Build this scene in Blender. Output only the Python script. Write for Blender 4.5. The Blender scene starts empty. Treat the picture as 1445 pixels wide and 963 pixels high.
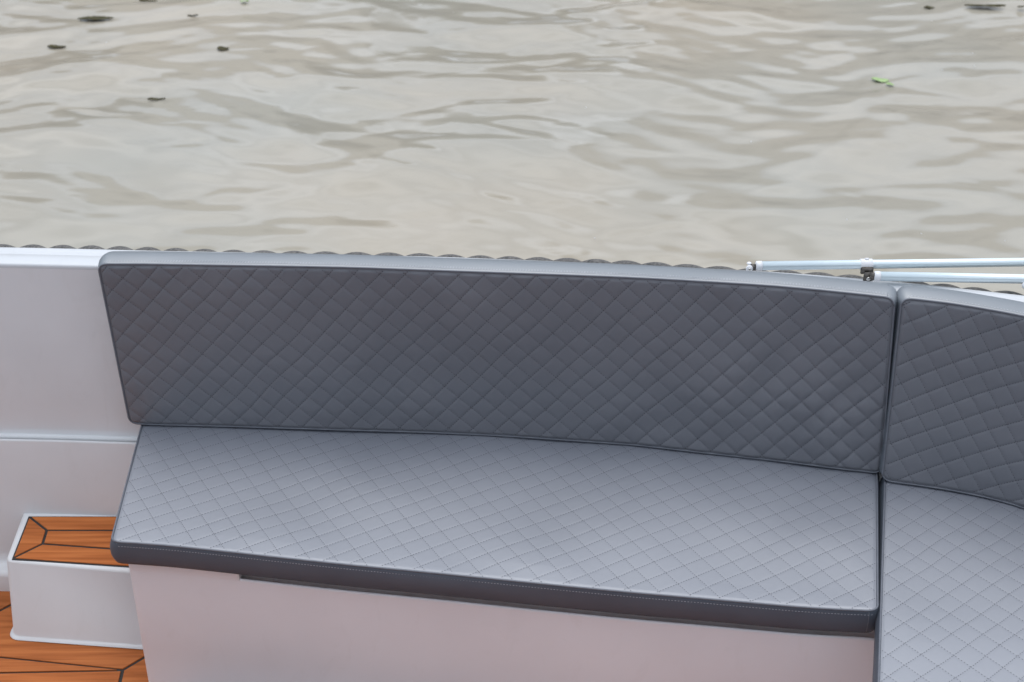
import bpy, bmesh, math, random
import numpy as np
from mathutils import Vector
rng = np.random.RandomState(7)
random.seed(7)
S = bpy.context.scene
COL = S.collection
R = math.radians

# ------------------------------------------------------------------ camera, world, sun, exposure
CAMZ, PITCH, FPX = 2.45, R(30), 2007.0
cam = bpy.data.cameras.new('camera')
camo = bpy.data.objects.new('camera', cam); COL.objects.link(camo)
camo.location = (0, 0, CAMZ); camo.rotation_euler = (R(60), 0, 0)
cam.lens = 50; cam.sensor_width = 36; cam.clip_end = 3000; cam.clip_start = .05
cam.dof.use_dof = True; cam.dof.focus_distance = 3.02; cam.dof.aperture_fstop = 6
S.camera = camo
S.render.resolution_x, S.render.resolution_y = 1024, 682

SUN_EL, SUN_AZ = 77, -3          # azimuth measured from +Y towards +X
w = bpy.data.worlds.new('World'); S.world = w; w.use_nodes = True
nt = w.node_tree; bg = nt.nodes['Background']
sky = nt.nodes.new('ShaderNodeTexSky'); sky.sky_type = 'NISHITA'; sky.sun_disc = False
sky.sun_elevation = R(SUN_EL); sky.sun_rotation = R(SUN_AZ)
sky.air_density = 1.0; sky.dust_density = 3.0; sky.ozone_density = 1.0
hs = nt.nodes.new('ShaderNodeHueSaturation'); hs.inputs['Saturation'].default_value = .5
nt.links.new(sky.outputs[0], hs.inputs['Color'])
tc = nt.nodes.new('ShaderNodeTexCoord'); cn = nt.nodes.new('ShaderNodeTexNoise')
cn.inputs['Scale'].default_value = 4.2; cn.inputs['Detail'].default_value = 4
cr = nt.nodes.new('ShaderNodeMapRange')
cr.inputs['From Min'].default_value = .36; cr.inputs['From Max'].default_value = .64
cr.inputs['To Min'].default_value = .60; cr.inputs['To Max'].default_value = 1.52
cmap = nt.nodes.new('ShaderNodeMapping'); cmap.inputs['Scale'].default_value = (1, 1, 2.2)
mm = nt.nodes.new('ShaderNodeVectorMath'); mm.operation = 'SCALE'
nt.links.new(tc.outputs['Generated'], cmap.inputs[0]); nt.links.new(cmap.outputs[0], cn.inputs['Vector']); nt.links.new(cn.outputs['Fac'], cr.inputs['Value'])
cl = nt.nodes.new('ShaderNodeMixRGB'); cl.inputs[0].default_value = .7      # high unbroken cloud in front of the clear sky
crp = nt.nodes.new('ShaderNodeValToRGB'); crp.color_ramp.elements[0].position = .36; crp.color_ramp.elements[1].position = .64
crp.color_ramp.elements[0].color = (.52, .62, .76, 1); crp.color_ramp.elements[1].color = (.63, .66, .71, 1)
csc = nt.nodes.new('ShaderNodeVectorMath'); csc.operation = 'SCALE'; csc.inputs['Scale'].default_value = 10
nt.links.new(cn.outputs['Fac'], crp.inputs[0]); nt.links.new(crp.outputs[0], csc.inputs[0]); nt.links.new(csc.outputs[0], cl.inputs[2])
nt.links.new(hs.outputs[0], cl.inputs[1]); nt.links.new(cl.outputs[0], mm.inputs[0]); nt.links.new(cr.outputs[0], mm.inputs['Scale'])
nt.links.new(mm.outputs[0], bg.inputs['Color']); bg.inputs['Strength'].default_value = .15
sl = bpy.data.lights.new('sun', 'SUN'); sl.energy = 1.3; sl.angle = R(50); sl.color = (1, .985, .97)
so = bpy.data.objects.new('sun', sl); COL.objects.link(so)
d = Vector((math.sin(R(SUN_AZ)) * math.cos(R(SUN_EL)), math.cos(R(SUN_AZ)) * math.cos(R(SUN_EL)), math.sin(R(SUN_EL))))
so.rotation_euler = d.to_track_quat('Z', 'Y').to_euler(); so.location = (0, 6, 9)
S.view_settings.view_transform = 'Standard'; S.view_settings.look = 'None'
S.view_settings.exposure = 0.16; S.view_settings.gamma = 1

# ------------------------------------------------------------------ helpers
def at(u, v, z):
    """point of the horizontal level z seen at a place of the photograph"""
    x = (u - 722.5) / FPX; y = -(v - 481.5) / FPX
    dy = math.cos(PITCH) + y * math.sin(PITCH); dz = -math.sin(PITCH) + y * math.cos(PITCH)
    t = (z - CAMZ) / dz
    return np.array([x * t, dy * t, z])

def link(name, me, mat=None, parent=None, smooth=True, kind=None):
    o = bpy.data.objects.new(name, me); COL.objects.link(o)
    if mat is not None and not me.materials: me.materials.append(mat)
    if smooth: me.polygons.foreach_set('use_smooth', [True] * len(me.polygons))
    if parent is not None: o.parent = parent
    if kind: o['kind'] = kind
    return o

def empty(name, loc=(0, 0, 0)):
    o = bpy.data.objects.new(name, None); COL.objects.link(o); o.location = loc
    return o

def tag(o, label, cat, group=None, kind=None):
    o['label'] = label; o['category'] = cat
    if group: o['group'] = group
    if kind: o['kind'] = kind
    return o

def mesh(name, V, F):
    me = bpy.data.meshes.new(name)
    me.from_pydata([tuple(map(float, v)) for v in V], [], [tuple(map(int, f)) for f in F]); me.update()
    return me

def grid_faces(m, n, wrap=False, base=0, flip=False):
    i, j = np.meshgrid(np.arange(m - 1), np.arange(n if wrap else n - 1), indexing='ij')
    j2 = (j + 1) % n
    a = i * n + j; b = (i + 1) * n + j; c = (i + 1) * n + j2; e = i * n + j2
    F = np.stack([a, b, c, e], -1).reshape(-1, 4) + base
    return F[:, ::-1] if flip else F

def grid_mesh(name, G, wrap=False, flip=False):
    """G[m, n, 3] as a quad sheet, built fast"""
    m, n = G.shape[:2]
    F = grid_faces(m, n, wrap, flip=flip).astype(np.int32)
    me = bpy.data.meshes.new(name)
    me.vertices.add(m * n); me.vertices.foreach_set('co', G.reshape(-1).astype(np.float32))
    me.loops.add(F.size); me.loops.foreach_set('vertex_index', F.reshape(-1))
    me.polygons.add(len(F)); me.polygons.foreach_set('loop_start', np.arange(0, F.size, 4, dtype=np.int32))
    me.update(calc_edges=True); me.validate()
    return me

def unit(a): return a / np.maximum(np.linalg.norm(a, axis=-1, keepdims=True), 1e-9)

def curve(pts, n, sm=2, order=None):
    """smooth curve through points, n samples equally spaced along its length"""
    P = np.array(pts, float)
    # Catmull-Rom
    Q = np.vstack([2 * P[0] - P[1], P, 2 * P[-1] - P[-2]])
    out = []
    for k in range(len(P) - 1):
        p0, p1, p2, p3 = Q[k:k + 4]
        for t in np.linspace(0, 1, 24, endpoint=False):
            out.append(.5 * ((2 * p1) + (-p0 + p2) * t + (2 * p0 - 5 * p1 + 4 * p2 - p3) * t * t + (-p0 + 3 * p1 - 3 * p2 + p3) * t ** 3))
    out.append(P[-1]); out = np.array(out)
    L = np.r_[0, np.cumsum(np.linalg.norm(np.diff(out, axis=0), axis=1))]
    s = np.linspace(0, L[-1], n)
    out = np.stack([np.interp(s, L, out[:, k]) for k in range(out.shape[1])], 1)
    for _ in range(sm):
        o2 = out.copy(); o2[1:-1] = (out[:-2] + 2 * out[1:-1] + out[2:]) / 4; out = o2
    return out

def resample(P, step):
    L = np.r_[0, np.cumsum(np.linalg.norm(np.diff(P, axis=0), axis=1))]
    s = np.linspace(0, L[-1], max(2, int(L[-1] / step)))
    return np.stack([np.interp(s, L, P[:, k]) for k in range(3)], 1)

def frames(P, closed=False):
    T = unit(np.roll(P, -1, 0) - np.roll(P, 1, 0)) if closed else unit(np.gradient(P, axis=0))
    up = np.array([0, 0, 1.0]); A = np.cross(T, up)
    bad = np.linalg.norm(A, axis=1) < .25
    A[bad] = np.cross(T[bad], np.array([0, 1.0, 0]))
    A = unit(A); B = unit(np.cross(T, A)); return T, A, B

def tube_arr(P, r, n=8, closed=False):
    T, A, B = frames(P, closed)
    a = np.linspace(0, 2 * np.pi, n, endpoint=False)
    rr = np.full(len(P), r) if np.isscalar(r) else np.array(r)
    return P[:, None] + rr[:, None, None] * (np.cos(a)[None, :, None] * A[:, None] + np.sin(a)[None, :, None] * B[:, None])

def tube_mesh(name, P, r, n=8, closed=False, cap=True):
    P = np.array(P, float)
    G = tube_arr(P, r, n, closed)
    if closed: G = np.concatenate([G, G[:1]], 0)
    V = G.reshape(-1, 3); F = [tuple(f) for f in grid_faces(G.shape[0], n, wrap=True)]
    if cap and not closed:
        F.append(tuple(range(n))); k = (G.shape[0] - 1) * n; F.append(tuple(range(k + n - 1, k - 1, -1)))
    me = mesh(name, V, F)
    bm = bmesh.new(); bm.from_mesh(me)
    if closed: bmesh.ops.remove_doubles(bm, verts=bm.verts, dist=1e-6)
    bmesh.ops.recalc_face_normals(bm, faces=bm.faces); bm.to_mesh(me); bm.free()
    return me

def strip_boxes(C, D, U, L, W, H):
    """many small rounded dashes: centres C, directions D, up U"""
    D = unit(D); U = unit(U); X = unit(np.cross(U, D))
    corners = []
    for (a, b, c) in [(-1, 0, -.6), (-.5, -1, -.6), (.5, -1, -.6), (1, 0, -.6), (.5, 1, -.6), (-.5, 1, -.6),
                      (-.45, 0, 1), (.45, 0, 1)]:
        corners.append(C + D * (a * L / 2) + X * (b * W / 2) + U * (c * H / 2))
    V = np.stack(corners, 1).reshape(-1, 3)
    fs = np.array([[0, 1, 6], [6, 5, 0], [3, 4, 7], [7, 2, 3]]); qs = np.array([[1, 2, 7, 6], [6, 7, 4, 5]])
    n = len(C); base = (np.arange(n) * 8)[:, None, None]
    T1 = (fs[None] + base).reshape(-1, 3); Q1 = (qs[None] + base).reshape(-1, 4)
    return V, [tuple(map(int, f)) for f in T1] + [tuple(map(int, f)) for f in Q1]

# ------------------------------------------------------------------ materials
def newmat(name):
    m = bpy.data.materials.new(name); m.use_nodes = True
    return m, m.node_tree, m.node_tree.nodes['Principled BSDF']

def noise_mat(name, c1, c2, scale=4, rough=.5, bump=0, bscale=200, spec=.5, metal=0, detail=4, stretch=None, coat=0, rvar=.0, bdist=.001):
    m, t, b = newmat(name); N = t.nodes; K = t.links
    tc = N.new('ShaderNodeTexCoord'); src = tc.outputs['Object']
    if stretch:
        mp = N.new('ShaderNodeMapping'); mp.inputs['Scale'].default_value = stretch
        K.new(src, mp.inputs[0]); src = mp.outputs[0]
    n1 = N.new('ShaderNodeTexNoise'); n1.inputs['Scale'].default_value = scale; n1.inputs['Detail'].default_value = detail
    K.new(src, n1.inputs['Vector'])
    r = N.new('ShaderNodeValToRGB'); r.color_ramp.elements[0].position = .3; r.color_ramp.elements[1].position = .7
    r.color_ramp.elements[0].color = (*c1, 1); r.color_ramp.elements[1].color = (*c2, 1)
    K.new(n1.outputs['Fac'], r.inputs[0]); K.new(r.outputs[0], b.inputs['Base Color'])
    b.inputs['Roughness'].default_value = rough; b.inputs['Specular IOR Level'].default_value = spec
    b.inputs['Metallic'].default_value = metal; b.inputs['Coat Weight'].default_value = coat
    if rvar:
        mr = N.new('ShaderNodeMapRange'); mr.inputs['To Min'].default_value = rough - rvar; mr.inputs['To Max'].default_value = rough + rvar
        mr.inputs['From Min'].default_value = .3; mr.inputs['From Max'].default_value = .7
        K.new(n1.outputs['Fac'], mr.inputs[0]); K.new(mr.outputs[0], b.inputs['Roughness'])
    if bump:
        n2 = N.new('ShaderNodeTexNoise'); n2.inputs['Scale'].default_value = bscale; n2.inputs['Detail'].default_value = 3
        K.new(src, n2.inputs['Vector'])
        bp = N.new('ShaderNodeBump'); bp.inputs['Strength'].default_value = bump; bp.inputs['Distance'].default_value = bdist
        K.new(n2.outputs['Fac'], bp.inputs['Height']); K.new(bp.outputs[0], b.inputs['Normal'])
    return m

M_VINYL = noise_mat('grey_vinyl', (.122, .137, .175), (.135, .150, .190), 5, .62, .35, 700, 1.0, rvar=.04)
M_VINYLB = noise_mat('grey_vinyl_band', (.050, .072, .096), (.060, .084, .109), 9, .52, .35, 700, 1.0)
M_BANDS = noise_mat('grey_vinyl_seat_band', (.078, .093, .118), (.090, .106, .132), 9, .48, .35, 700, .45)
M_PIPE = noise_mat('grey_piping', (.13, .14, .165), (.16, .17, .195), 40, .45, .2, 600, .5)
M_THREAD = noise_mat('dark_thread', (.07, .07, .08), (.10, .10, .115), 60, .7)
M_THREADD = noise_mat('black_thread', (.03, .03, .034), (.045, .045, .05), 60, .7)
M_THREADL = noise_mat('pale_thread', (.36, .37, .4), (.45, .46, .5), 60, .6)
M_GEL = noise_mat('white_gelcoat', (.575, .59, .61), (.605, .62, .64), 3, .22, .05, 60, .5, rvar=.04)
M_GELT = noise_mat('satin_gelcoat', (.69, .70, .71), (.75, .76, .77), 4, .38, .12, 350, .45, rvar=.05)
M_GELB = noise_mat('bench_gelcoat_lit', (.78, .765, .785), (.83, .815, .835), 4, .38, .12, 350, .45, rvar=.05)  # same gelcoat as the liner, lightened for the light reaching the bench base
M_CAULK = noise_mat('black_caulking', (.018, .017, .016), (.03, .028, .026), 60, .6)
M_ALU = noise_mat('pale_painted_tube', (.70, .80, .84), (.76, .85, .88), 12, .3, 0, 50, .7, metal=.4)
M_CAPW = noise_mat('white_plastic', (.75, .76, .78), (.82, .82, .84), 20, .4)
M_STEEL = noise_mat('stainless_steel', (.55, .54, .52), (.65, .63, .6), 30, .22, 0, 50, .5, metal=1)
M_DARKMET = noise_mat('dark_bracket_metal', (.10, .09, .08), (.16, .145, .13), 30, .35, 0, 50, .5, metal=.7)
M_ROPE = noise_mat('grey_rope_fibre', (.07, .07, .07), (.19, .18, .17), 160, .85, .8, 420, .3, stretch=(1, 1, 1), bdist=.002)

M_VINYLD = noise_mat('grey_vinyl_backrest', (.144, .152, .172), (.168, .174, .194), 5, .55, .35, 700, .5, rvar=.04)  # same vinyl as the seats, toned and dulled against the deck's reflected light
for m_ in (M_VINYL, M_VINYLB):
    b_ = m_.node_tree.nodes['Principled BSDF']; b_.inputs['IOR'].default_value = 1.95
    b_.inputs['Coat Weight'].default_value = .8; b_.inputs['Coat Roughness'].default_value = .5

def wear(m, amount=.16):
    # faint scuffs and dried water marks of the used gelcoat
    t = m.node_tree; N = t.nodes; K = t.links; b = N['Principled BSDF']
    src = b.inputs['Base Color'].links[0].from_socket; tc = N.new('ShaderNodeTexCoord')
    mp = N.new('ShaderNodeMapping'); mp.inputs['Scale'].default_value = (3.2, 3.2, 1.1); mp.inputs['Rotation'].default_value = (.1, .25, .4)
    n = N.new('ShaderNodeTexNoise'); n.inputs['Scale'].default_value = 5; n.inputs['Detail'].default_value = 9; n.inputs['Roughness'].default_value = .68
    n.inputs['Distortion'].default_value = 1.2
    K.new(tc.outputs['Object'], mp.inputs[0]); K.new(mp.outputs[0], n.inputs['Vector'])
    r = N.new('ShaderNodeMapRange'); r.inputs['From Min'].default_value = .56; r.inputs['From Max'].default_value = .78; r.inputs['To Max'].default_value = amount
    K.new(n.outputs['Fac'], r.inputs[0])
    mx = N.new('ShaderNodeMixRGB'); mx.blend_type = 'MULTIPLY'; mx.inputs[2].default_value = (.62, .58, .52, 1)
    K.new(r.outputs[0], mx.inputs[0]); K.new(src, mx.inputs[1]); K.new(mx.outputs[0], b.inputs['Base Color'])
for m_, a_m in ((M_GELT, .13), (M_GELB, .13), (M_GEL, .1)): wear(m_, a_m)
def teak_mat():
    m, t, b = newmat('oiled_teak'); N = t.nodes; K = t.links
    tc = N.new('ShaderNodeTexCoord'); oi = N.new('ShaderNodeObjectInfo')
    add = N.new('ShaderNodeVectorMath'); add.operation = 'ADD'
    sc = N.new('ShaderNodeVectorMath'); sc.operation = 'SCALE'; sc.inputs['Scale'].default_value = 7.3
    cmb = N.new('ShaderNodeCombineXYZ'); K.new(oi.outputs['Random'], cmb.inputs[0]); K.new(oi.outputs['Random'], cmb.inputs[1])
    K.new(cmb.outputs[0], sc.inputs[0]); K.new(tc.outputs['Object'], add.inputs[0]); K.new(sc.outputs[0], add.inputs[1])
    mp = N.new('ShaderNodeMapping'); mp.inputs['Scale'].default_value = (1.6, 34, 34); K.new(add.outputs[0], mp.inputs[0])
    n1 = N.new('ShaderNodeTexNoise'); n1.inputs['Scale'].default_value = 2.2; n1.inputs['Detail'].default_value = 6; n1.inputs['Distortion'].default_value = .5
    K.new(mp.outputs[0], n1.inputs['Vector'])
    mp2 = N.new('ShaderNodeMapping'); mp2.inputs['Scale'].default_value = (6, 240, 240); K.new(add.outputs[0], mp2.inputs[0])
    n2 = N.new('ShaderNodeTexNoise'); n2.inputs['Scale'].default_value = 2; n2.inputs['Detail'].default_value = 3; K.new(mp2.outputs[0], n2.inputs['Vector'])
    r = N.new('ShaderNodeValToRGB'); e = r.color_ramp.elements
    e[0].position = .28; e[0].color = (0.28, .075, .012, 1); e[1].position = .72; e[1].color = (.53, .175, .046, 1)
    x = r.color_ramp.elements.new(.5); x.color = (.41, .118, .027, 1)
    mx = N.new('ShaderNodeMixRGB'); mx.blend_type = 'MULTIPLY'; mx.inputs[0].default_value = .22
    K.new(n1.outputs['Fac'], r.inputs[0]); K.new(r.outputs[0], mx.inputs[1]); K.new(n2.outputs['Fac'], mx.inputs[2])
    hs = N.new('ShaderNodeHueSaturation'); mr = N.new('ShaderNodeMapRange'); mr.inputs['To Min'].default_value = .98; mr.inputs['To Max'].default_value = 1.42
    K.new(oi.outputs['Random'], mr.inputs[0]); K.new(mr.outputs[0], hs.inputs['Value']); K.new(mx.outputs[0], hs.inputs['Color'])
    K.new(hs.outputs[0], b.inputs['Base Color'])
    b.inputs['Roughness'].default_value = .5; b.inputs['Specular IOR Level'].default_value = .3
    bp = N.new('ShaderNodeBump'); bp.inputs['Strength'].default_value = .25; bp.inputs['Distance'].default_value = .0008
    K.new(n2.outputs['Fac'], bp.inputs['Height']); K.new(bp.outputs[0], b.inputs['Normal'])
    return m
M_TEAK = teak_mat()

def water_mat():
    m, t, b = newmat('murky_river_water'); N = t.nodes; K = t.links
    tc = N.new('ShaderNodeTexCoord')
    n1 = N.new('ShaderNodeTexNoise'); n1.inputs['Scale'].default_value = .35; n1.inputs['Detail'].default_value = 3
    K.new(tc.outputs['Object'], n1.inputs['Vector'])
    r = N.new('ShaderNodeValToRGB'); e = r.color_ramp.elements
    e[0].position = .35; e[0].color = (.338, .323, .275, 1); e[1].position = .65; e[1].color = (.40, .348, .272, 1)
    K.new(n1.outputs['Fac'], r.inputs[0]); K.new(r.outputs[0], b.inputs['Base Color'])
    b.inputs['Roughness'].default_value = .10; b.inputs['IOR'].default_value = 1.5
    # fine ripples on top of the modelled waves
    mp = N.new('ShaderNodeMapping'); mp.inputs['Scale'].default_value = (1, 1.7, 1); K.new(tc.outputs['Object'], mp.inputs[0])
    n2 = N.new('ShaderNodeTexNoise'); n2.inputs['Scale'].default_value = 2.6; n2.inputs['Detail'].default_value = 1.0
    n2.inputs['Roughness'].default_value = .35; n2.inputs['Distortion'].default_value = .8
    K.new(mp.outputs[0], n2.inputs['Vector'])
    bp = N.new('ShaderNodeBump'); bp.inputs['Strength'].default_value = 1; bp.inputs['Distance'].default_value = .007
    K.new(n2.outputs['Fac'], bp.inputs['Height']); K.new(bp.outputs[0], b.inputs['Normal'])
    return m
M_WATER = water_mat()

# ------------------------------------------------------------------ water
def axis(lo, hi, step, far_lo, far_hi):
    a = list(np.arange(lo, hi + step / 2, step)); s = step; x = a[-1]
    while x < far_hi: s *= 1.18; x += s; a.append(x)
    s = step; x = a[0]; pre = []
    while x > far_lo: s *= 1.18; x -= s; pre.append(x)
    return np.array(pre[::-1] + a)
def water():
    X = axis(-3.6, 3.6, .021, -900, 900); Y = axis(2.6, 9.4, .018, -300, 1600)
    x, y = np.meshgrid(X, Y, indexing='ij')
    wx = x + .25 * np.sin(.9 * y + 1.1) + .10 * np.sin(2.3 * y + 1.7 * x) ; wy = y + .20 * np.sin(1.1 * x + .4) + .09 * np.sin(2.9 * x - 1.3 * y)
    h = np.zeros_like(x)
    for k in range(70):
        lam = .17 * (7.5 ** rng.rand()); th = R(90 + rng.normal(0, 32)); ph = rng.rand() * 6.283
        sl = .0140 * (lam / .5) ** .25
        h += sl * lam / 6.283 * np.sin(6.283 / lam * (wx * math.cos(th) + wy * math.sin(th)) + ph)
    for k in range(60):
        lam = .11 * (2.4 ** rng.rand()); th = R(90 + rng.normal(0, 30)); ph = rng.rand() * 6.283
        patch = .6 + .4 * np.sin(.8 * x + .5 * y + k) * np.sin(.6 * y - .3 * x + 2 * k)
        h += patch * .0072 * lam / 6.283 * np.sin(6.283 / lam * (wx * math.cos(th) + wy * math.sin(th)) + ph)
    fx = np.clip((12 - np.abs(x)) / 6, 0, 1) * np.clip((20 - np.abs(y - 5)) / 8, 0, 1)
    st = np.maximum(np.gradient(X)[:, None], np.gradient(Y)[None, :]); fx = fx * np.clip((.2 - st) / .12, 0, 1)
    G = np.stack([x, y, h * fx], -1)
    o = link('water', grid_mesh('water', G, flip=False), M_WATER); o['kind'] = 'structure'
    return lambda px, py: float((h * fx)[np.argmin(abs(X - px)), np.argmin(abs(Y - py))])
wave = water()

# ------------------------------------------------------------------ opposite bank, seen only as reflections in the ripples
M_BANK = noise_mat('bank_stone', (.16, .15, .13), (.26, .25, .22), 1.2, .85)
M_CREAM = noise_mat('cream_render', (.52, .48, .41), (.62, .58, .50), .6, .8)
M_GREYW = noise_mat('grey_render', (.24, .24, .24), (.33, .33, .32), .6, .8)
M_ROOF = noise_mat('slate_roof', (.07, .07, .08), (.12, .12, .13), 2, .7)
M_WIN = noise_mat('dark_window_glass', (.02, .025, .03), (.03, .035, .04), 2, .1)
M_LEAF = noise_mat('tree_foliage', (.035, .06, .025), (.08, .11, .045), 1.5, .7)
def slab(name, x0, x1, y0, y1, z0, z1, mat, parent=None):
    V = [(x, y, z) for z in (z0, z1) for x, y in ((x0, y0), (x1, y0), (x1, y1), (x0, y1))]
    return link(name, mesh(name, V, [(3, 2, 1, 0), (4, 5, 6, 7), (0, 1, 5, 4), (1, 2, 6, 5), (2, 3, 7, 6), (3, 0, 4, 7)]), mat, parent, False)
bank = slab('far_bank', -160, 160, 34, 90, -1, 1.1, M_BANK); bank['kind'] = 'structure'
def house(x, wd, y, h, mat, label):
    b = empty('house', (x, y, 1.1)); tag(b, label, 'house', 'houses on the opposite bank')
    slab('wall', -wd / 2, wd / 2, 0, 9, 0, h, mat, b)
    V = [(-wd / 2 - .4, -.4, h), (wd / 2 + .4, -.4, h), (wd / 2 + .4, 9.4, h), (-wd / 2 - .4, 9.4, h), (-wd / 2 - .4, 4.5, h + 2.6), (wd / 2 + .4, 4.5, h + 2.6)]
    link('roof', mesh('roof', V, [(0, 1, 5, 4), (2, 3, 4, 5), (1, 2, 5), (3, 0, 4), (3, 2, 1, 0)]), M_ROOF, b, False)
    k = int(wd / 2.4)
    for i in range(k):
        for j in range(int(h / 3)):
            xx = -wd / 2 + wd * (i + .5) / k; f = slab('window', xx - .5, xx + .5, -.05, .02, .9 + 3 * j, 2.4 + 3 * j, M_WIN, b)
M_BEIGE = noise_mat('beige_render', (.40, .37, .33), (.50, .46, .41), .6, .8)
house(10.5, 13, 38, 10.4, M_BEIGE, 'tall beige house whose reflection darkens the water at the right')
house(-7.5, 6, 37, 8.4, M_CREAM, 'narrow pale cream house reflected left of the middle of the river')
house(-19, 10, 37, 6.6, M_GREYW, 'low wide grey house reflected at the left of the river')

def wood():
    r = np.random.RandomState(4); n = 26000
    cx = np.r_[np.linspace(-70, -24, 11), [-13, -3.4, -1.2, 1.2], np.linspace(23, 70, 11)] + r.normal(0, .5, 26)
    cy = 40 + r.rand(26) * 4; hh = 6.5 + 5 * r.rand(26); rr = 2.3 + 1.2 * r.rand(26)
    i = r.randint(0, 26, n); v = unit(r.normal(size=(n, 3))) * (r.rand(n, 1) ** .4)
    lump = 1 + .25 * np.sin(5 * v[:, :1] + 3 * i[:, None]) * np.cos(4 * v[:, 2:] + i[:, None])
    c = np.c_[cx[i], cy[i], 1.1 + hh[i] * .6] + v * lump * np.c_[rr[i], rr[i], hh[i] * .42]
    a, b = unit(r.normal(size=(n, 3))), unit(r.normal(size=(n, 3))); sz = .35
    V = np.stack([c - a * sz, c + b * sz, c + a * sz, c - b * sz], 1).reshape(-1, 3)
    F = (np.arange(n) * 4)[:, None] + np.arange(4)
    o = link('wooded_bank', mesh('wooded_bank', V, F), M_LEAF, None, False)
    tag(o, 'dark trees along the opposite bank reflected in the water', 'trees', kind='stuff')
wood()

M_QUAY = noise_mat('quay_stone', (.09, .085, .08), (.15, .14, .13), 3, .85, .5, 40)
q_ = slab('quay', -60, 60, -14, -.25, -1, .88, M_QUAY); q_['kind'] = 'structure'
M_BLOCKER = noise_mat('dark_blocker', (.08, .065, .055), (.13, .10, .085), 2, .85)
qh = slab('sky_blocker', -40, 40, -22, -14, .88, 7.0, M_BLOCKER); tag(qh, 'long dark block added behind the viewer to hold back skylight', 'light blocker')  # unseen block, added to keep low sky off faces turned to the viewer

# ------------------------------------------------------------------ levels of the boat
Z_SEAT, Z_BACK, Z_GUN, Z_STEP, Z_DECK = .65, 1.07, 1.03, .395, .20
TH = .057
boat = empty('motor_boat', (0, 2.4, 0))
tag(boat, 'white open motor boat with grey cushioned bench, teak deck and rope round its rim', 'boat')
def bpart(name, me, mat, smooth=True, parent=None):
    o = link(name, me, mat, parent or boat, smooth)
    o.matrix_parent_inverse = boat.matrix_world.inverted() if not parent else o.matrix_parent_inverse
    return o
boat.location = (0, 0, 0)

GUN_PX = [(-900, 343), (-500, 345), (-200, 346), (0, 348), (100, 350), (200, 352.5), (300, 354.5), (400, 356.5), (500, 359), (600, 361), (700, 364.5),
          (800, 368.5), (900, 373), (1000, 378), (1100, 383.5), (1200, 391), (1300, 400), (1400, 411), (1500, 423), (1650, 444), (1850, 480)]
gun = curve([at(u, v, Z_GUN) for u, v in GUN_PX], 420, 6)
gT = unit(np.gradient(gun, axis=0)); gIn = unit(np.cross(np.array([0, 0, -1.0]), gT) * np.array([1, 1, 0]))   # towards the inside of the boat
if gIn[100][1] > 0: gIn = -gIn

def sweep(name, prof, mat, P=gun, I=gIn, smooth=True):
    """profile of (inward distance, level) carried along the rim"""
    G = np.stack([P + I * a + np.array([0, 0, 1.0]) * (z - Z_GUN) for a, z in prof], 1)
    return bpart(name, grid_mesh(name, G), mat, smooth)
def arc(cx, cz, r, a0, a1, n=5):
    return [(cx + r * math.cos(R(a)), cz + r * math.sin(R(a))) for a in np.linspace(a0, a1, n)]
# rim: outer hull lip, nearly flat top with a shallow moulded line, rounded inner edge
prof = [(-.012, .93)] + arc(.006, Z_GUN - .008, .008, 180, 90) + [(.026, Z_GUN + .0005), (.030, Z_GUN - .0012), (.034, Z_GUN - .0012), (.038, Z_GUN + .0005)] + \
       arc(.079, Z_GUN - .006, .0065, 90, 0, 6) + [(.0857, Z_GUN - .010)]
sweep('gunwale', prof, M_GEL)
sweep('hull', [(-.012, .931), (.0, .9), (.02, .6), (.10, .15), (.30, -.25)], M_GEL)
# inner liner: upper wall, narrow ledge, lower wall, rounded toe on the deck
sweep('inner_liner', [(.0855, 1.021), (.0857, 1.0), (.088, .80), (.090, .60)] + arc(.096, .586, .006, 180, 270, 4)[:0] +
      [(.0902, .5845), (.0912, .5826), (.093, .5822), (.110, .582)] + arc(.110, .577, .005, 90, 0, 4) +
      [(.117, .53), (.150, .40), (.157, .285)] + [(.158, .262), (.172, .252)] + arc(.185, .236, .016, 90, 10, 6) + [(.205, .2)], M_GELT)

# rope round the outside of the rim
rope = empty('fender_rope'); rope.parent = boat
rc = resample(gun - gIn * .024 + np.array([0, 0, -.0430]), .006)
rL = np.r_[0, np.cumsum(np.linalg.norm(np.diff(rc, axis=0), axis=1))]
T, A, B = frames(rc)
sag = .0012 * np.sin(rL * 5.1) + .0009 * np.sin(rL * 11.3 + 1)
rc = rc + np.array([0, 0, 1.0]) * sag[:, None]
for k in range(3):
    ph = 2 * np.pi * (rL / .205 + k / 3) + .25 * np.sin(rL * 7)
    P = rc + .0165 * (np.cos(ph)[:, None] * A + np.sin(ph)[:, None] * B)
    bpart('strand', tube_mesh('strand', P, .0168, 12), M_ROPE, parent=rope)

# ------------------------------------------------------------------ cushions
def smooth_noise(x, y, seed, scale, n=10):
    r = np.random.RandomState(seed); out = np.zeros_like(x)
    for _ in range(n):
        a = r.rand() * 6.283; k = 6.283 / (scale * (.6 + 1.2 * r.rand()))
        out += np.sin(k * (x * np.cos(a) + y * np.sin(a)) + r.rand() * 6.283)
    return out / math.sqrt(n)

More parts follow.
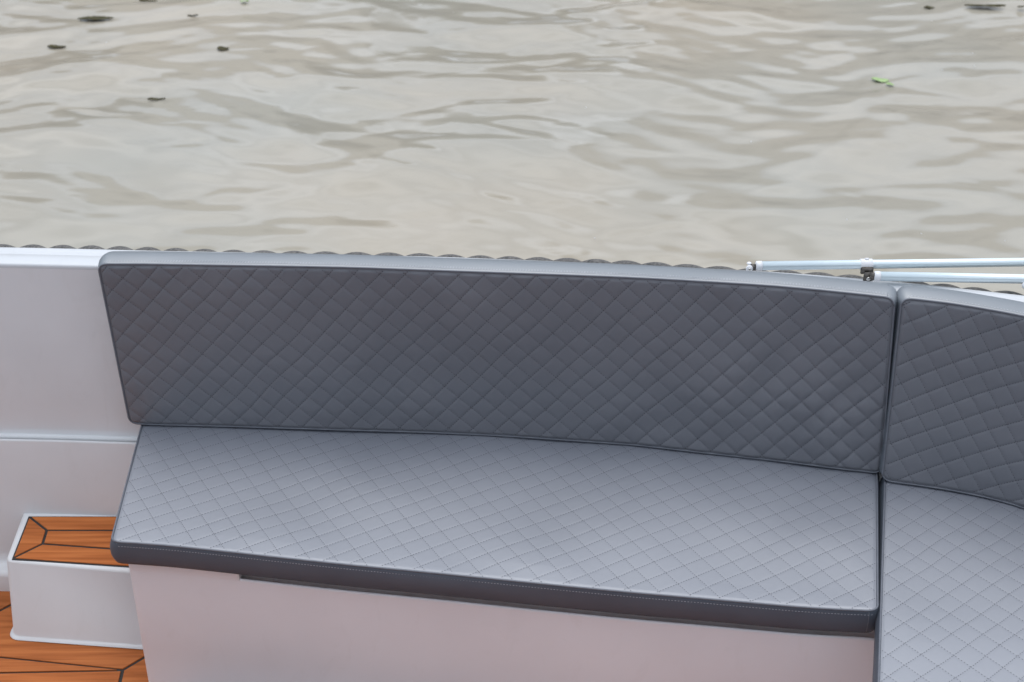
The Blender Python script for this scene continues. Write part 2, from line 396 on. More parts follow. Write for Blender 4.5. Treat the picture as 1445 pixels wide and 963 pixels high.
class Cushion:
    def __init__(s, name, label, C0, C1, horizontal, ang, sp, off, puff, seed, out_dir, rad=.017, step=.0023, th=TH, wr=.0012, edge_drop=.0025, soft=()):
        """C0, C1: lower/front and upper/back edge curves (same number of points)"""
        s.th, s.rad, s.soft = th, rad, soft
        s.root = empty(name); tag(s.root, label, 'cushion', 'quilted grey bench cushions')
        s.C0, s.C1 = C0, C1; s.horizontal = horizontal
        s.L = (np.linalg.norm(np.diff(C0, axis=0), axis=1).sum() + np.linalg.norm(np.diff(C1, axis=0), axis=1).sum()) / 2
        s.H = np.linalg.norm((C1 - C0), axis=1).mean()
        s.a, s.sp, s.off, s.puff, s.seed, s.wr, s.ed = ang, sp, off, puff, seed, wr, edge_drop
        s.outd = np.array(out_dir, float)
        m, n = int(s.L / step), int(s.H / step)
        # quilt panel, rows gathered at the rounded corners
        u = np.linspace(0, 1, m); t = np.linspace(0, 1, n)
        tt = t * s.H
        def ins(q): q = np.clip(q, 0, rad); return rad - np.sqrt(np.maximum(rad ** 2 - (rad - q) ** 2, 0))
        # finer rows right at the ends so the corner arc stays round
        inset = np.maximum(ins(tt), ins(s.H - tt)) / s.L
        UU = inset[None, :] + u[:, None] * (1 - 2 * inset[None, :]); TT = np.broadcast_to(t[None, :], UU.shape)
        B = s.base(UU, TT)
        N = s.normal(UU, TT)
        e = np.minimum(np.minimum(u, 1 - u)[:, None] * s.L, np.minimum(tt, s.H - tt)[None, :])
        hgt = s.height(UU, TT, e)
        G = B + N * hgt[..., None]
        flip = np.dot(np.cross(G[m // 2 + 3, n // 2] - G[m // 2, n // 2], G[m // 2, n // 2 + 3] - G[m // 2, n // 2]), s.outd) < 0
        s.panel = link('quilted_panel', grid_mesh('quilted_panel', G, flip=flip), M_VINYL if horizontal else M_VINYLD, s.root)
        # perimeter
        per = np.concatenate([G[:, 0], G[-1, 1:], G[::-1, -1][1:], G[0, ::-1][1:-1]], 0)
        pn = np.concatenate([N[:, 0], N[-1, 1:], N[::-1, -1][1:], N[0, ::-1][1:-1]], 0)
        Lp = np.r_[0, np.cumsum(np.linalg.norm(np.diff(np.vstack([per, per[:1]]), axis=0), axis=1))]
        q = np.linspace(0, Lp[-1], int(Lp[-1] / .005), endpoint=False)
        f = lambda a: np.stack([np.interp(q, Lp, np.r_[a[:, k], a[0, k]]) for k in range(3)], 1)
        s.per, s.pn = f(per), unit(f(pn)); s.q = q
        Tn = unit(np.roll(s.per, -2, 0) - np.roll(s.per, 2, 0))
        O = unit(np.cross(Tn, s.pn)); c = s.per.mean(0)
        if np.mean(np.sum(O * (s.per - c), 1)) < 0: O = -O
        s.O, s.T = O, Tn
        D = -s.pn
        if not horizontal: D = unit(D * np.array([1, 1, 0]) + np.array([0, 0, -.02]))
        s.D = D
        wob = .0012 * smooth_noise(q, q * 0, seed + 5, .35)
        rows = []
        for k, (dd, bb) in enumerate([(.0, -.001), (.03, .0012), (.10, .0022), (.25, .0036), (.45, .0046), (.65, .0044), (.82, .003), (.95, .0012), (1.0, -.002)]):
            rows.append(s.per + D * (th * dd) + O * ((bb + wob * math.sin(math.pi * dd)) * (1 + .9 * np.abs(O[:, 0])))[:, None] if np.ndim(bb + wob) else s.per)
        Gb = np.stack(rows, 0)
        V = Gb.reshape(-1, 3); F = [tuple(int(i) for i in fc) for fc in grid_faces(Gb.shape[0], Gb.shape[1], wrap=True)]
        k = len(V); nb = Gb.shape[1]; V = np.vstack([V, Gb[-1].mean(0)]); o_ = (Gb.shape[0] - 1) * nb
        F += [(o_ + i, o_ + (i + 1) % nb, k) for i in range(nb)]
        me = mesh('side_band', V, F); bm = bmesh.new(); bm.from_mesh(me); bmesh.ops.recalc_face_normals(bm, faces=bm.faces); bm.to_mesh(me); bm.free()
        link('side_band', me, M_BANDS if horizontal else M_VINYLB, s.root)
        link('piping', tube_mesh('piping', s.per + O * .0008 + s.pn * .0006, .0021, 8, closed=True), M_PIPE, s.root)
        # sewn corner seams of the band
        for (cu, ct) in ((0, 0), (1, 0), (0, 1), (1, 1)):
            i = int(np.argmin(np.linalg.norm(s.per - s.base(np.array(float(cu)), np.array(float(ct))), axis=1)))
            for j in (-2, 2):
                k = (i + j) % len(s.per)
                P = np.array([s.per[k] + D[k] * (th * q_) + O[k] * b_ for q_, b_ in ((.05, .0016), (.25, .0038), (.5, .0048), (.75, .0040), (.93, .0014))])
                link('corner_seam', tube_mesh('corner_seam', P, .0008, 6), M_PIPE, s.root)
        s.stitches()

    def base(s, U, T):
        n = len(s.C0); x = np.clip(U, 0, 1) * (n - 1)
        f = lambda C, k: np.interp(x, np.arange(n), C[:, k])
        A = np.stack([f(s.C0, k) for k in range(3)], -1); B = np.stack([f(s.C1, k) for k in range(3)], -1)
        return A + (B - A) * np.asarray(T)[..., None]
    def normal(s, U, T):
        du = s.base(np.clip(U + .01, 0, 1), T) - s.base(np.clip(U - .01, 0, 1), T)
        dt = s.base(U, np.full_like(U, 1.0)) - s.base(U, np.full_like(U, 0.0))
        N = unit(np.cross(du, dt)); sg = np.sign(np.sum(N * s.outd, -1, keepdims=True)); return N * sg
    def metric(s, U, T):
        if s.horizontal:
            P = s.base(U, T); return P[..., 0], P[..., 1]
        return U * s.L, T * s.H
    def lat(s, x, y):
        ca, sa = math.cos(s.a), math.sin(s.a)
        q1 = (-x * sa + y * ca) / s.sp[0] + s.off[0]      # constant along the rising lines
        q2 = (x * ca + y * sa) / s.sp[1] + s.off[1]       # constant along the falling lines
        return q1, q2
    def height(s, U, T, e):
        x, y = s.metric(U, T); wv = .0011 * smooth_noise(x, y, s.seed + 9, .22)
        q1, q2 = s.lat(x + wv, y - wv)
        d1 = s.sp[0] * np.abs(q1 - np.round(q1)); d2 = s.sp[1] * np.abs(q2 - np.round(q2))
        amp = 1 + .25 * smooth_noise(x, y, s.seed + 2, .12)
        if s.soft and not s.horizontal: amp = amp * (1 + 1.3 * np.clip((U - .62) / .3, 0, 1) * np.clip((.85 - T) / .5, 0, 1))
        h = s.puff * amp * (np.abs(np.sin(np.pi * q1)) ** .55 * np.abs(np.sin(np.pi * q2)) ** .45)
        # each pocket settles a little differently
        r1 = np.floor(q1) * 12.9898 + np.floor(q2) * 78.233 + s.seed; rnd = np.sin(r1) * 43758.5453; rnd = rnd - np.floor(rnd) - .5
        h = h + s.puff * .35 * rnd * np.abs(np.sin(np.pi * q1) * np.sin(np.pi * q2))
        h = h - (.0003 + .3 * s.puff) * np.exp(-(d1 / .0020) ** 2) - (.00025 + .15 * s.puff) * np.exp(-(d2 / .0018) ** 2)
        k = np.clip((e - .001) / .006, 0, 1); h = h * k
        h = h + s.wr * smooth_noise(x, y, s.seed, .30) * np.clip(e / .05, 0, 1)
        for (du, dt_, wu, wt, dep, sk) in s.soft:
            a = (U - du) * s.L; b = (T - dt_) * s.H; h = h - dep * np.exp(-(((a - sk * b) / wu) ** 2 + (b / wt) ** 2))
        h = h - .0012 * np.exp(-((e - .0032) / .0016) ** 2)
        h = h - s.ed * (1 - np.clip(e / .011, 0, 1)) ** 2
        return h
    def invert(s, x, y):
        if not s.horizontal: return x / s.L, y / s.H
        P = s.base(np.linspace(0, 1, 2), np.array([0., 0.]))
        U = np.full_like(x, .5); T = np.full_like(x, .5)
        for _ in range(30):
            X0, Y0 = s.metric(U, T); e = 1e-3
            X1, Y1 = s.metric(U + e * np.where(U > .5, -1, 1), T); sgn = np.where(U > .5, -1, 1)
            xu, yu = (X1 - X0) / (e * sgn), (Y1 - Y0) / (e * sgn)
            X2, Y2 = s.metric(U, T + e); xt, yt = (X2 - X0) / e, (Y2 - Y0) / e
            det = xu * yt - xt * yu; dx, dy = x - X0, y - Y0
            U = U + np.clip((dx * yt - xt * dy) / det, -.3, .3); T = T + np.clip((xu * dy - dx * yu) / det, -.3, .3)
            U = np.clip(U, -.02, 1.02); T = np.clip(T, -.2, 1.2)
        X0, Y0 = s.metric(U, T); bad = np.hypot(X0 - x, Y0 - y) > .002
        U = np.where(bad, -1, U)
        return U, T
    def pos(s, U, T):
        e = np.minimum(np.minimum(U, 1 - U) * s.L, np.minimum(T, 1 - T) * s.H)
        return s.base(U, T) + s.normal(U, T) * (s.height(U, T, e) )[..., None]
    def stitches(s):
        us = np.array([0, 1, 0, 1, .5, .5]); ts = np.array([0, 0, 1, 1, 0, 1.])
        mx, my = s.metric(us, ts); q1, q2 = s.lat(mx, my)
        ca, sa = math.cos(s.a), math.sin(s.a); X, Y, dX, dY = [], [], [], []
        pitch = .0062
        for fam in (0, 1):
            q, o = (q1, q2) if fam == 0 else (q2, q1)
            so_, sq = (s.sp[1], s.sp[0]) if fam == 0 else (s.sp[0], s.sp[1])
            for k in range(int(math.floor(q.min())) - 1, int(math.ceil(q.max())) + 2):
                t = np.arange(o.min() - 1, o.max() + 1, pitch / so_)
                a, b = ((k - s.off[0]) * s.sp[0], (t - s.off[1]) * s.sp[1]) if fam == 0 else ((t - s.off[0]) * s.sp[0], (k - s.off[1]) * s.sp[1])
                X.append(-a * sa + b * ca + 0 * t); Y.append(a * ca + b * sa + 0 * t)
                dv = (ca, sa) if fam == 0 else (-sa, ca)
                dX.append(np.full_like(t, dv[0])); dY.append(np.full_like(t, dv[1]))
        X, Y, dX, dY = map(np.concatenate, (X, Y, dX, dY))
        for _ in range(2):
            wv = .0011 * smooth_noise(X, Y, s.seed + 9, .22) if _ == 0 else wv
        X, Y = X - wv, Y + wv
        U, T = s.invert(X, Y); ri = s.rad
        tt = T * s.H; dd = np.minimum(tt, s.H - tt); ins = np.where(dd < ri, ri - np.sqrt(np.maximum(ri ** 2 - (ri - np.clip(dd, 0, ri)) ** 2, 0)), 0)
        ok = (T * s.H > .0045) & (T * s.H < s.H - .0045) & (U * s.L > .0045 + ins) & (U * s.L < s.L - .0045 - ins)
        X, Y, dX, dY, U, T = X[ok], Y[ok], dX[ok], dY[ok], U[ok], T[ok]
        if not len(X): return
        P0 = s.pos(U, T)
        U2, T2 = s.invert(X + dX * .002, Y + dY * .002); P1 = s.base(U2, T2) - s.base(U, T)
        N = s.normal(U, T)
        good = np.linalg.norm(P1, axis=1) < .01
        V, F = strip_boxes(P0[good] + N[good] * .0005, P1[good], N[good], .0036, .0013, .0008)
        link('quilting_thread', mesh('quilting_thread', V, F), M_THREAD if s.horizontal else M_THREADD, s.root, kind='stuff')
    def seam(s, dist, mat, name, sel=None, pitch=.0062, ln=.0042, wd=.0011):
        """row of top stitching on the side band, dist below the piping"""
        n = int(s.q[-1] / pitch); qq = np.arange(n) * pitch
        f = lambda a: np.stack([np.interp(qq, s.q, a[:, k]) for k in range(3)], 1)
        P = f(s.per + s.D * dist + s.O * .0035); O, T = unit(f(s.O)), unit(f(s.T))
        ok = sel(P, O) if sel else np.ones(n, bool)
        V, F = strip_boxes(P[ok], T[ok], O[ok], ln, wd, .0009)
        link(name, mesh(name, V, F), mat, s.root, kind='stuff')

NP = 240
# --- left backrest
b0 = curve([at(u, v, Z_SEAT + .006) for u, v in [(183, 598), (220, 599.5), (320, 602), (400, 604.5), (500, 607.5), (600, 610.5), (700, 615), (800, 621.5), (900, 629),
                                        (1000, 640), (1100, 651), (1180, 661), (1243, 668.5)]], NP, 3)
b1 = curve([at(u, v, Z_BACK) for u, v in [(138, 374), (200, 374), (300, 375.5), (400, 377), (500, 379), (600, 382.5), (700, 386), (800, 389.5), (900, 393.5),
                                          (1000, 399), (1100, 405.5), (1200, 415), (1262, 422)]], NP, 3)
back_l = Cushion('backrest_cushion', 'long grey quilted backrest cushion leaning on the white wall behind the bench', b0, b1, False, R(47), (.0395, .0395), (.3, .1), .0018, 3, (0, -1, .1), wr=.0018, th=.066, soft=((.86, .52, .035, .11, .0045, .5), (.93, .35, .02, .10, .0025, .8), (.70, .12, .05, .05, .002, .6), (.965, .15, .02, .06, .003, -.4)))
back_l.seam(.0085, M_THREADL, 'band_stitching', lambda P, O: O[:, 2] > .5, wd=.0012)
back_l.seam(.0135, M_THREADL, 'band_stitching', lambda P, O: O[:, 2] > .5, wd=.0012)
# --- right backrest
c0 = curve([at(u, v, Z_SEAT + .006) for u, v in [(1245, 678), (1300, 685.5), (1345, 692.5), (1400, 704), (1445, 717), (1520, 743), (1620, 785)]], NP, 3)
c1 = curve([at(u, v, Z_BACK) for u, v in [(1273, 422), (1300, 424.5), (1345, 430), (1400, 439), (1445, 447.5), (1520, 463), (1640, 492)]], NP, 3)
back_r = Cushion('backrest_cushion', 'grey quilted backrest cushion at the right edge, curving round the corner', c0, c1, False, R(31), (.0395, .0395), (.2, .6), .0018, 11, (-.3, -1, .1), wr=.001, th=.066)
back_r.seam(.0085, M_THREADL, 'band_stitching', lambda P, O: O[:, 2] > .5, wd=.0012)
# --- left seat
s0 = curve([at(u, v, Z_SEAT) for u, v in [(157, 764), (230, 769), (300, 776), (400, 787), (500, 797.5), (600, 807), (700, 817), (800, 827), (900, 836.5), (1000, 845), (1140, 857), (1238, 862)]], NP, 3)
s1 = curve([at(u, v, Z_SEAT) + np.array([0, .05, 0]) for u, v in [(198, 600), (320, 602), (400, 604.5), (500, 607.5), (600, 610.5), (700, 615), (800, 621.5), (900, 629),
                                        (1000, 640), (1100, 651), (1180, 661), (1244, 668.5)]], NP, 3)
seat_l = Cushion('seat_cushion', 'wide grey quilted seat cushion lying on the bench left of the gap', s0, s1, True, R(31), (.0385, .045), (.0, .0), .0002, 21, (0, 0, 1), wr=.0012, edge_drop=.001, th=.0575, soft=((.22, .42, .16, .11, .004, .1), (.58, .5, .2, .12, .005, -.1), (.90, .62, .07, .14, .003, .4)))
seat_l.seam(.0085, M_THREADL, 'band_stitching', lambda P, O: O[:, 1] < -.3)
# --- right seat
lf, lb = at(1240.5, 963, Z_SEAT), at(1249, 690, Z_SEAT)
dr = (lb - lf) / (lb[1] - lf[1])
p0 = lf + dr * (1.30 - lf[1]); p1 = lb + dr * .07
r0 = curve([p0, p0 + np.array([.3, .0, 0]), p0 + np.array([.62, .0, 0]), p0 + np.array([.95, .0, 0])], NP, 3)
cc = [at(u, v, Z_SEAT) + np.array([.012, .045, 0]) for u, v in [(1300, 685.5), (1345, 692.5), (1400, 704), (1445, 717), (1520, 743), (1620, 785)]]
r1 = curve([p1] + cc, NP, 3)
seat_r = Cushion('seat_cushion', 'grey quilted seat cushion in the lower right corner, right of the gap', r0, r1, True, R(38.5), (.0375, .0455), (.35, .2), .0003, 33, (0, 0, 1), wr=.0012, edge_drop=.001)
seat_r.seam(.0085, M_THREADL, 'band_stitching', lambda P, O: O[:, 0] < -.5)

# ------------------------------------------------------------------ bench base: one moulded wall with a finger recess under the cushion
zt = Z_SEAT - TH - .001
front = s0 + np.array([0, .016, 0]); front[:, 2] = 0
fx0 = at(174, 795, zt)[0]
front = front[(front[:, 0] > fx0 + .015) & (front[:, 0] < .66)]
lft = [np.array([fx0 + .004, 2.76, 0]), np.array([fx0 + .003, 2.5, 0]), np.array([fx0 + .002, front[0, 1] + .02, 0]), np.array([fx0 + .006, front[0, 1] + .006, 0])]
gl = lambda y: (lf + dr * (y - lf[1]))[0] + .09
rs = [np.array([.72, front[-1, 1] - .008, 0]), np.array([.775, front[-1, 1] - .022, 0]), np.array([gl(2.0) + .03, front[-1, 1] - .06, 0]), np.array([gl(2.0), 2.0, 0]), np.array([gl(1.6), 1.6, 0]), np.array([gl(1.34), 1.34, 0]), np.array([gl(1.32) + .02, 1.32, 0]), np.array([1.55, 1.32, 0])]
base = curve(lft + list(front[::6]) + rs, 700, 4)
bT = unit(np.gradient(base, axis=0)); bO = np.cross(bT, np.array([0, 0, 1.0]))
if bO[350][1] > 0: bO = -bO
zl = zt - .026
def ring(off, z): return base + bO * off + np.array([0, 0, z])
rows = [ring(.004, Z_DECK - .01), ring(.004, Z_DECK + .004), ring(.0, Z_DECK + .02), ring(0, .35), ring(0, zl - .006), ring(-.001, zl - .002), ring(-.0035, zl), ring(-.006, zl - .001), ring(-.010, zl - .011), ring(-.055, zl - .016), ring(-.056, zt)]
rows.append(ring(-.2, zt))
bpart('bench_base', grid_mesh('bench_base', np.stack(rows[:-1], 1)), M_GELB)
# solid part of the front left of the recess, and the bench top
xr = at(337, 821, zl)[0]
idx = [i for i in range(700) if base[i, 0] < xr and i < 480]
seg = lambda off, z: (base + bO * off + np.array([0, 0, z]))[idx]
G = np.stack([seg(.0, zl - .004), seg(.0, zt - .004), seg(-.002, zt), seg(-.034, zt)], 1)
bpart('bench_rim', grid_mesh('bench_rim', G), M_GELB)
e0 = [(base + bO * o)[idx[-1]] + np.array([0, 0, z]) for o, z in ((0, zl - .004), (0, zt), (-.034, zt), (-.034, zl - .004))]
e1 = [p + bT[idx[-1]] * .004 for p in e0]
bpart('rim_end', mesh('rim_end', e0 + e1, [(0, 1, 2, 3), (4, 7, 6, 5), (0, 4, 5, 1), (1, 5, 6, 2), (2, 6, 7, 3)]), M_GELT, False)
wall = gun + gIn * .10
yw = lambda x: float(np.interp(x, wall[:, 0], wall[:, 1]))
fb = base[(np.arange(700) > 60) & (base[:, 1] > 2.05)]; fb = fb[np.argsort(fb[:, 0])]
zb = zt - .001
for xs, yf in ((np.linspace(fx0 + .03, .64, 40), lambda x: float(np.interp(x, fb[:, 0], fb[:, 1])) + .03), (np.linspace(.6401, 1.5, 60), lambda x: float(np.interp(x, [.64, .66, .80, .82], [2.14, 2.12, 2.05, 1.36])))):
    G = np.array([[(x, yf(x), zb), (x, max(yw(x), yf(x) + .01), zb)] for x in xs])
    bpart('bench_top', grid_mesh('bench_top', G), M_GELT, False)

# ------------------------------------------------------------------ planks
def inset_poly(P, d):
    P = np.array(P, float)[:, :2]; n = len(P)
    area = .5 * sum(P[i][0] * P[(i + 1) % n][1] - P[(i + 1) % n][0] * P[i][1] for i in range(n))
    if area < 0: P = P[::-1]
    out = []
    for i in range(n):
        a, b, c = P[i - 1], P[i], P[(i + 1) % n]
        e1, e2 = unit(b - a), unit(c - b); n1 = np.array([-e1[1], e1[0]]); n2 = np.array([-e2[1], e2[0]])
        m = unit(n1 + n2); k = d / max(.3, float(m @ n1)); out.append(b + m * k)
    return np.array(out)
def plank(poly, z, parent, gap=.0038, th=.008):
    o = inset_poly(poly, gap); i = inset_poly(o, .0008); n = len(o)
    V = [(*p, z - th) for p in o] + [(*p, z - .0008) for p in o] + [(*p, z) for p in i]
    F = [tuple(range(2 * n, 3 * n))]
    for k in range(n):
        q = (k + 1) % n; F += [(k, q, n + q, n + k), (n + k, n + q, 2 * n + q, 2 * n + k)]
    c = link('plank', mesh('plank', V, F), M_TEAK, parent, False)
    return c

# ------------------------------------------------------------------ step beside the bench
step = empty('step'); step.parent = boat
zs = Z_STEP
A_ = at(33, 725, zs - .004); B_ = at(8, 793, zs - .004)       # back-left and front-left corners of the top
yb = A_[1]; xe = fx0 + .02
C_ = at(172, 807, zs - .004); slope = (C_[1] - B_[1]) / (C_[0] - B_[0])
Fr = lambda x: B_[1] + slope * (x - B_[0])
D_ = at(17, 900, Z_DECK); bs = (at(193, 913, Z_DECK)[1] - D_[1]) / (at(193, 916, Z_DECK)[0] - D_[0])
out_top = [A_[:2], B_[:2], np.array([xe, Fr(xe)]), np.array([xe, yb])]
def round_corner(poly, k, r, n=6):
    P = [np.array(p, float) for p in poly]; a, b, c = P[k - 1], P[k], P[(k + 1) % len(P)]
    u1, u2 = unit(a - b), unit(c - b); th = math.acos(float(np.clip(u1 @ u2, -1, 1))); dd = r / math.tan(th / 2)
    p1, p2 = b + u1 * dd, b + u2 * dd; cen = b + unit(u1 + u2) * (r / math.sin(th / 2))
    arcp = [cen + r * unit(p1 + (p2 - p1) * t - cen) for t in np.linspace(0, 1, n)]
    return P[:k] + arcp + P[k + 1:]
def step_loop(poly):
    q = round_corner(poly, 1, .020); q = round_corner(q, 0, .018) if False else q
    return np.array(q)
top = step_loop(out_top)
bot_poly = [np.array([D_[0] + .004, yb]), D_[:2].copy(), np.array([xe + .01, D_[1] + bs * (xe + .01 - D_[0])]), np.array([xe, yb])]
bot = step_loop(bot_poly)
def off(poly, d): return inset_poly(poly, d) if True else poly
def ccw(P):
    n = len(P); a = sum(P[i][0] * P[(i + 1) % n][1] - P[(i + 1) % n][0] * P[i][1] for i in range(n)); return P if a > 0 else P[::-1]
top, bot = ccw(top), ccw(bot)
rings = []
def ringz(P, z): return np.c_[P, np.full(len(P), z)]
mid = lambda t: bot + (top - bot) * t
rings.append(ringz(inset_poly(bot, -.009), Z_DECK + .0015)); rings.append(ringz(inset_poly(bot, -.008), Z_DECK + .004)); rings.append(ringz(inset_poly(bot, -.002), Z_DECK + .005)); rings.append(ringz(bot, Z_DECK + .009))
rings.append(ringz(mid(.9), zs - .014))
for a in np.linspace(0, 90, 6): rings.append(ringz(inset_poly(top, .009 * (1 - math.cos(R(a))) - .001), zs - .009 + .009 * math.sin(R(a))))
rings.append(ringz(inset_poly(top, .016), zs + .0005)); rings.append(ringz(inset_poly(top, .017), zs - .002)); rings.append(ringz(inset_poly(top, .03), zs - .002))
G = np.stack(rings, 0); V = G.reshape(-1, 3); n = G.shape[1]
F = [tuple(int(i) for i in f) for f in grid_faces(G.shape[0], n, wrap=True, flip=True)]; F.append(tuple(range(len(V) - n, len(V))))
stp = link('step_moulding', mesh('step_moulding', V, F), M_GELT, step)
tl = [at(u, v, zs + .003) for u, v in [(40.5, 728.5), (66, 748.5), (60, 767.5), (17, 788.5)]]
xR = xe - .002
q = lambda p, u1, v1: p + (at(u1, v1, zs + .003) - p) * ((xR - p[0]) / (at(u1, v1, zs + .003)[0] - p[0]))
bk = q(tl[0], 160, 728.5); m1 = q(tl[1], 160, 748.5); m2 = q(tl[2], 158, 774.5); fr = q(tl[3], 172, 799)
cb = inset_poly([tl[0], tl[3], fr, bk], -.0008)
link('caulking', mesh('caulking', [(*p, zs + .0012) for p in cb] + [(*p, zs - .003) for p in cb], [(0, 1, 2, 3), (0, 4, 5, 1), (1, 5, 6, 2), (2, 6, 7, 3), (3, 7, 4, 0)]), M_CAULK, step, False)
for poly in ([tl[0], tl[1], m1, bk], [tl[0], tl[3], tl[2], tl[1]], [tl[1], tl[2], m2, m1], [tl[2], tl[3], fr, m2]):
    plank(poly, zs + .0035, step, .0032, .005)

# ------------------------------------------------------------------ teak deck
deck = empty('deck'); deck.parent = boat
V = [(-2.6, .2, Z_DECK - .003), (1.7, .2, Z_DECK - .003), (1.7, 2.75, Z_DECK - .003), (-2.6, 2.75, Z_DECK - .003)]
link('caulking', mesh('caulking', V, [(0, 1, 2, 3)]), M_CAULK, deck, False)
a_ = lambda u, v: at(u, v, Z_DECK)
mitL, mitR = a_(0, 861.5), a_(15, 853.5); md = (mitL - mitR); farL = mitR + md * ((-2.5 - mitR[0]) / md[0]) if False else mitR + md * 4
n0 = a_(173, 945.5)                                  # knot where four seams meet
l1 = a_(0, 928); l2 = a_(0, 949)
ex = lambda p, q_, x: p + (q_ - p) * ((x - p[0]) / (q_[0] - p[0]))
L1 = ex(n0, l1, -2.5); L2 = ex(n0, l2, -2.5)
m3 = a_(195, 932.5); k3 = a_(169, 963); kd = (k3 - n0); kend = n0 + kd * 12
stepLF = np.array([D_[0] - .006, D_[1] - .006, 0])
toe = 2.66
mitE = mitR + (mitR - mitL) * 3
# plank along the wall, then the wide board turning in front of the step, then the rest
plank([(-2.5, mitL[1] - .10), tuple(mitL[:2]), tuple(mitE[:2]), (mitE[0], 2.72), (-2.5, 2.72)], Z_DECK, deck)
stfr = lambda x: D_[1] + bs * (x - D_[0]) + .01
mE = n0 + (m3 - n0) * 4
plank([(-2.5, mitL[1] - .10), tuple(L1[:2]), tuple(n0[:2]), tuple(mE[:2]), (mE[0], 2.60), tuple(mitE[:2]), tuple(mitL[:2])], Z_DECK, deck)
plank([tuple(L1[:2]), tuple(L2[:2]), tuple(n0[:2])], Z_DECK, deck)
side = n0 + np.array([.25, 0, 0])
plank([tuple(n0[:2]), tuple(kend[:2]), (kend[0] + .11, kend[1]), (mE[0] + .0, mE[1] - .0)], Z_DECK, deck)
yy = n0[1]; prev = (L2, n0)
for k in range(14):
    y1 = yy - .068 * (k + 1); xk = (n0 + kd * ((y1 - n0[1]) / kd[1]))[0]
    if y1 < kend[1] + .0: break
    plank([tuple(prev[0][:2]), (-2.5, y1), (xk, y1), tuple(prev[1][:2])], Z_DECK, deck); prev = (np.array([-2.5, y1]), np.array([xk, y1]))
yl = prev[0][1]
while yl > .3:
    plank([(-2.5, yl), (1.6, yl), (1.6, yl - .068), (-2.5, yl - .068)], Z_DECK, deck); yl -= .068
x0 = kend[0] + .11

# ------------------------------------------------------------------ near side of the boat (below and behind the viewer)
def box_part(name, x0, x1, y0, y1, z0, z1, mat, parent=boat):
    c = slab(name, x0, x1, y0, y1, z0, z1, mat, parent); bm = bmesh.new(); bm.from_mesh(c.data)
    bmesh.ops.bevel(bm, geom=list(bm.edges), offset=.012, segments=3, affect='EDGES'); bm.to_mesh(c.data); bm.free(); return c
box_part('near_coaming', -2.5, 1.7, -.02, .09, -.1, Z_GUN, M_GEL)
box_part('shade_box', -2.2, -1.22, .8, 2.1, Z_DECK + .001, 1.15, M_GELT)  # unseen box added to shade the step and cut the teak's warm bounce
box_part('locker', -1.9, 1.25, .091, .50, Z_DECK + .001, .59, M_GELT)
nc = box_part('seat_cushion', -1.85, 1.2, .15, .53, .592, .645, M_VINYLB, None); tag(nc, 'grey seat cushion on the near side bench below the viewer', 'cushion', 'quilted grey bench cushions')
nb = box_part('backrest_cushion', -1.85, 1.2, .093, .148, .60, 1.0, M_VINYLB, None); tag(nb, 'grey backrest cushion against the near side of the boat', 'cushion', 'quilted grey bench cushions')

# ------------------------------------------------------------------ canopy frame folded down on the rim
fr_ = empty('canopy_frame', (0, 0, 0)); tag(fr_, 'pale folded canopy frame tubes lying along the boat rim at the right', 'canopy frame')
U0, U1 = at(1071, 375.3, 1.06), at(1445, 370.3, 1.06); U1 = U0 + (U1 - U0) * 1.9
W0, W1 = at(1238, 390.0, 1.048), at(1445, 394.0, 1.048); W1 = W0 + (W1 - W0) * 2.6
for a, b, r in ((U0, U1, .0098), (W0, W1, .0102)):
    t = unit(b - a); P = np.array([a, a + (b - a) * .5, b])
    link('pole', tube_mesh('pole', P, r, 28), M_ALU, fr_)
    link('end_cap', tube_mesh('end_cap', np.array([a - t * .007, a - t * .0055, a - t * .0005, a + t * .006]), [r * .86, r * 1.04, r * 1.07, r * 1.07], 24), M_CAPW, fr_)
def box(c, dx, dy, dz, ax, bev=.0015):
    bm = bmesh.new(); bmesh.ops.create_cube(bm, size=1)
    for v in bm.verts: v.co = Vector((v.co.x * dx, v.co.y * dy, v.co.z * dz))
    bmesh.ops.bevel(bm, geom=list(bm.edges), offset=bev, segments=2, affect='EDGES')
    an = math.atan2(ax[1], ax[0])
    for v in bm.verts:
        x, y = v.co.x, v.co.y; v.co.x = x * math.cos(an) - y * math.sin(an) + c[0]; v.co.y = x * math.sin(an) + y * math.cos(an) + c[1]; v.co.z += c[2]
    me = bpy.data.meshes.new('b'); bm.to_mesh(me); bm.free(); return me
def dome(c, r, d):
    bm = bmesh.new(); bmesh.ops.create_uvsphere(bm, u_segments=14, v_segments=10, radius=r)
    qd = Vector(d).to_track_quat('Z', 'Y')
    for v in bm.verts: v.co.z *= .6; v.co = qd @ v.co + Vector(c)
    me = bpy.data.meshes.new('d'); bm.to_mesh(me); bm.free(); return me
ut = unit(U1 - U0)
pc = lambda u: U0 + ut * ((at(u, 374, 1.06)[0] - U0[0]) / ut[0])
c0_ = pc(1214); c1_ = pc(1231)
clamp = link('clamp', tube_mesh('clamp', np.array([c0_, c0_ + ut * .0008, c1_ - ut * .0008, c1_]), [.0112, .0122, .0122, .0112], 28), M_CAPW, fr_)
cm = (c0_ + c1_) / 2
ndir = unit(np.array([ut[1], -ut[0], 0]))                          # towards the viewer side
link('rib', tube_mesh('rib', np.array([cm - ut * .004 + np.array([0, 0, .0125]), cm + ut * .004 + np.array([0, 0, .0125])]), .0028, 10), M_CAPW, clamp)
link('bracket', box(cm + ndir * .0125 + np.array([0, 0, -.0085]), .028, .003, .017, ut), M_DARKMET, fr_)
link('bracket', box(cm + ut * .003 + ndir * .018 + np.array([0, 0, -.024]), .021, .004, .028, ut), M_DARKMET, fr_)
link('screw', dome(cm + ut * .003 + ndir * .021 + np.array([0, 0, -.025]), .0052, ndir), M_STEEL, fr_)
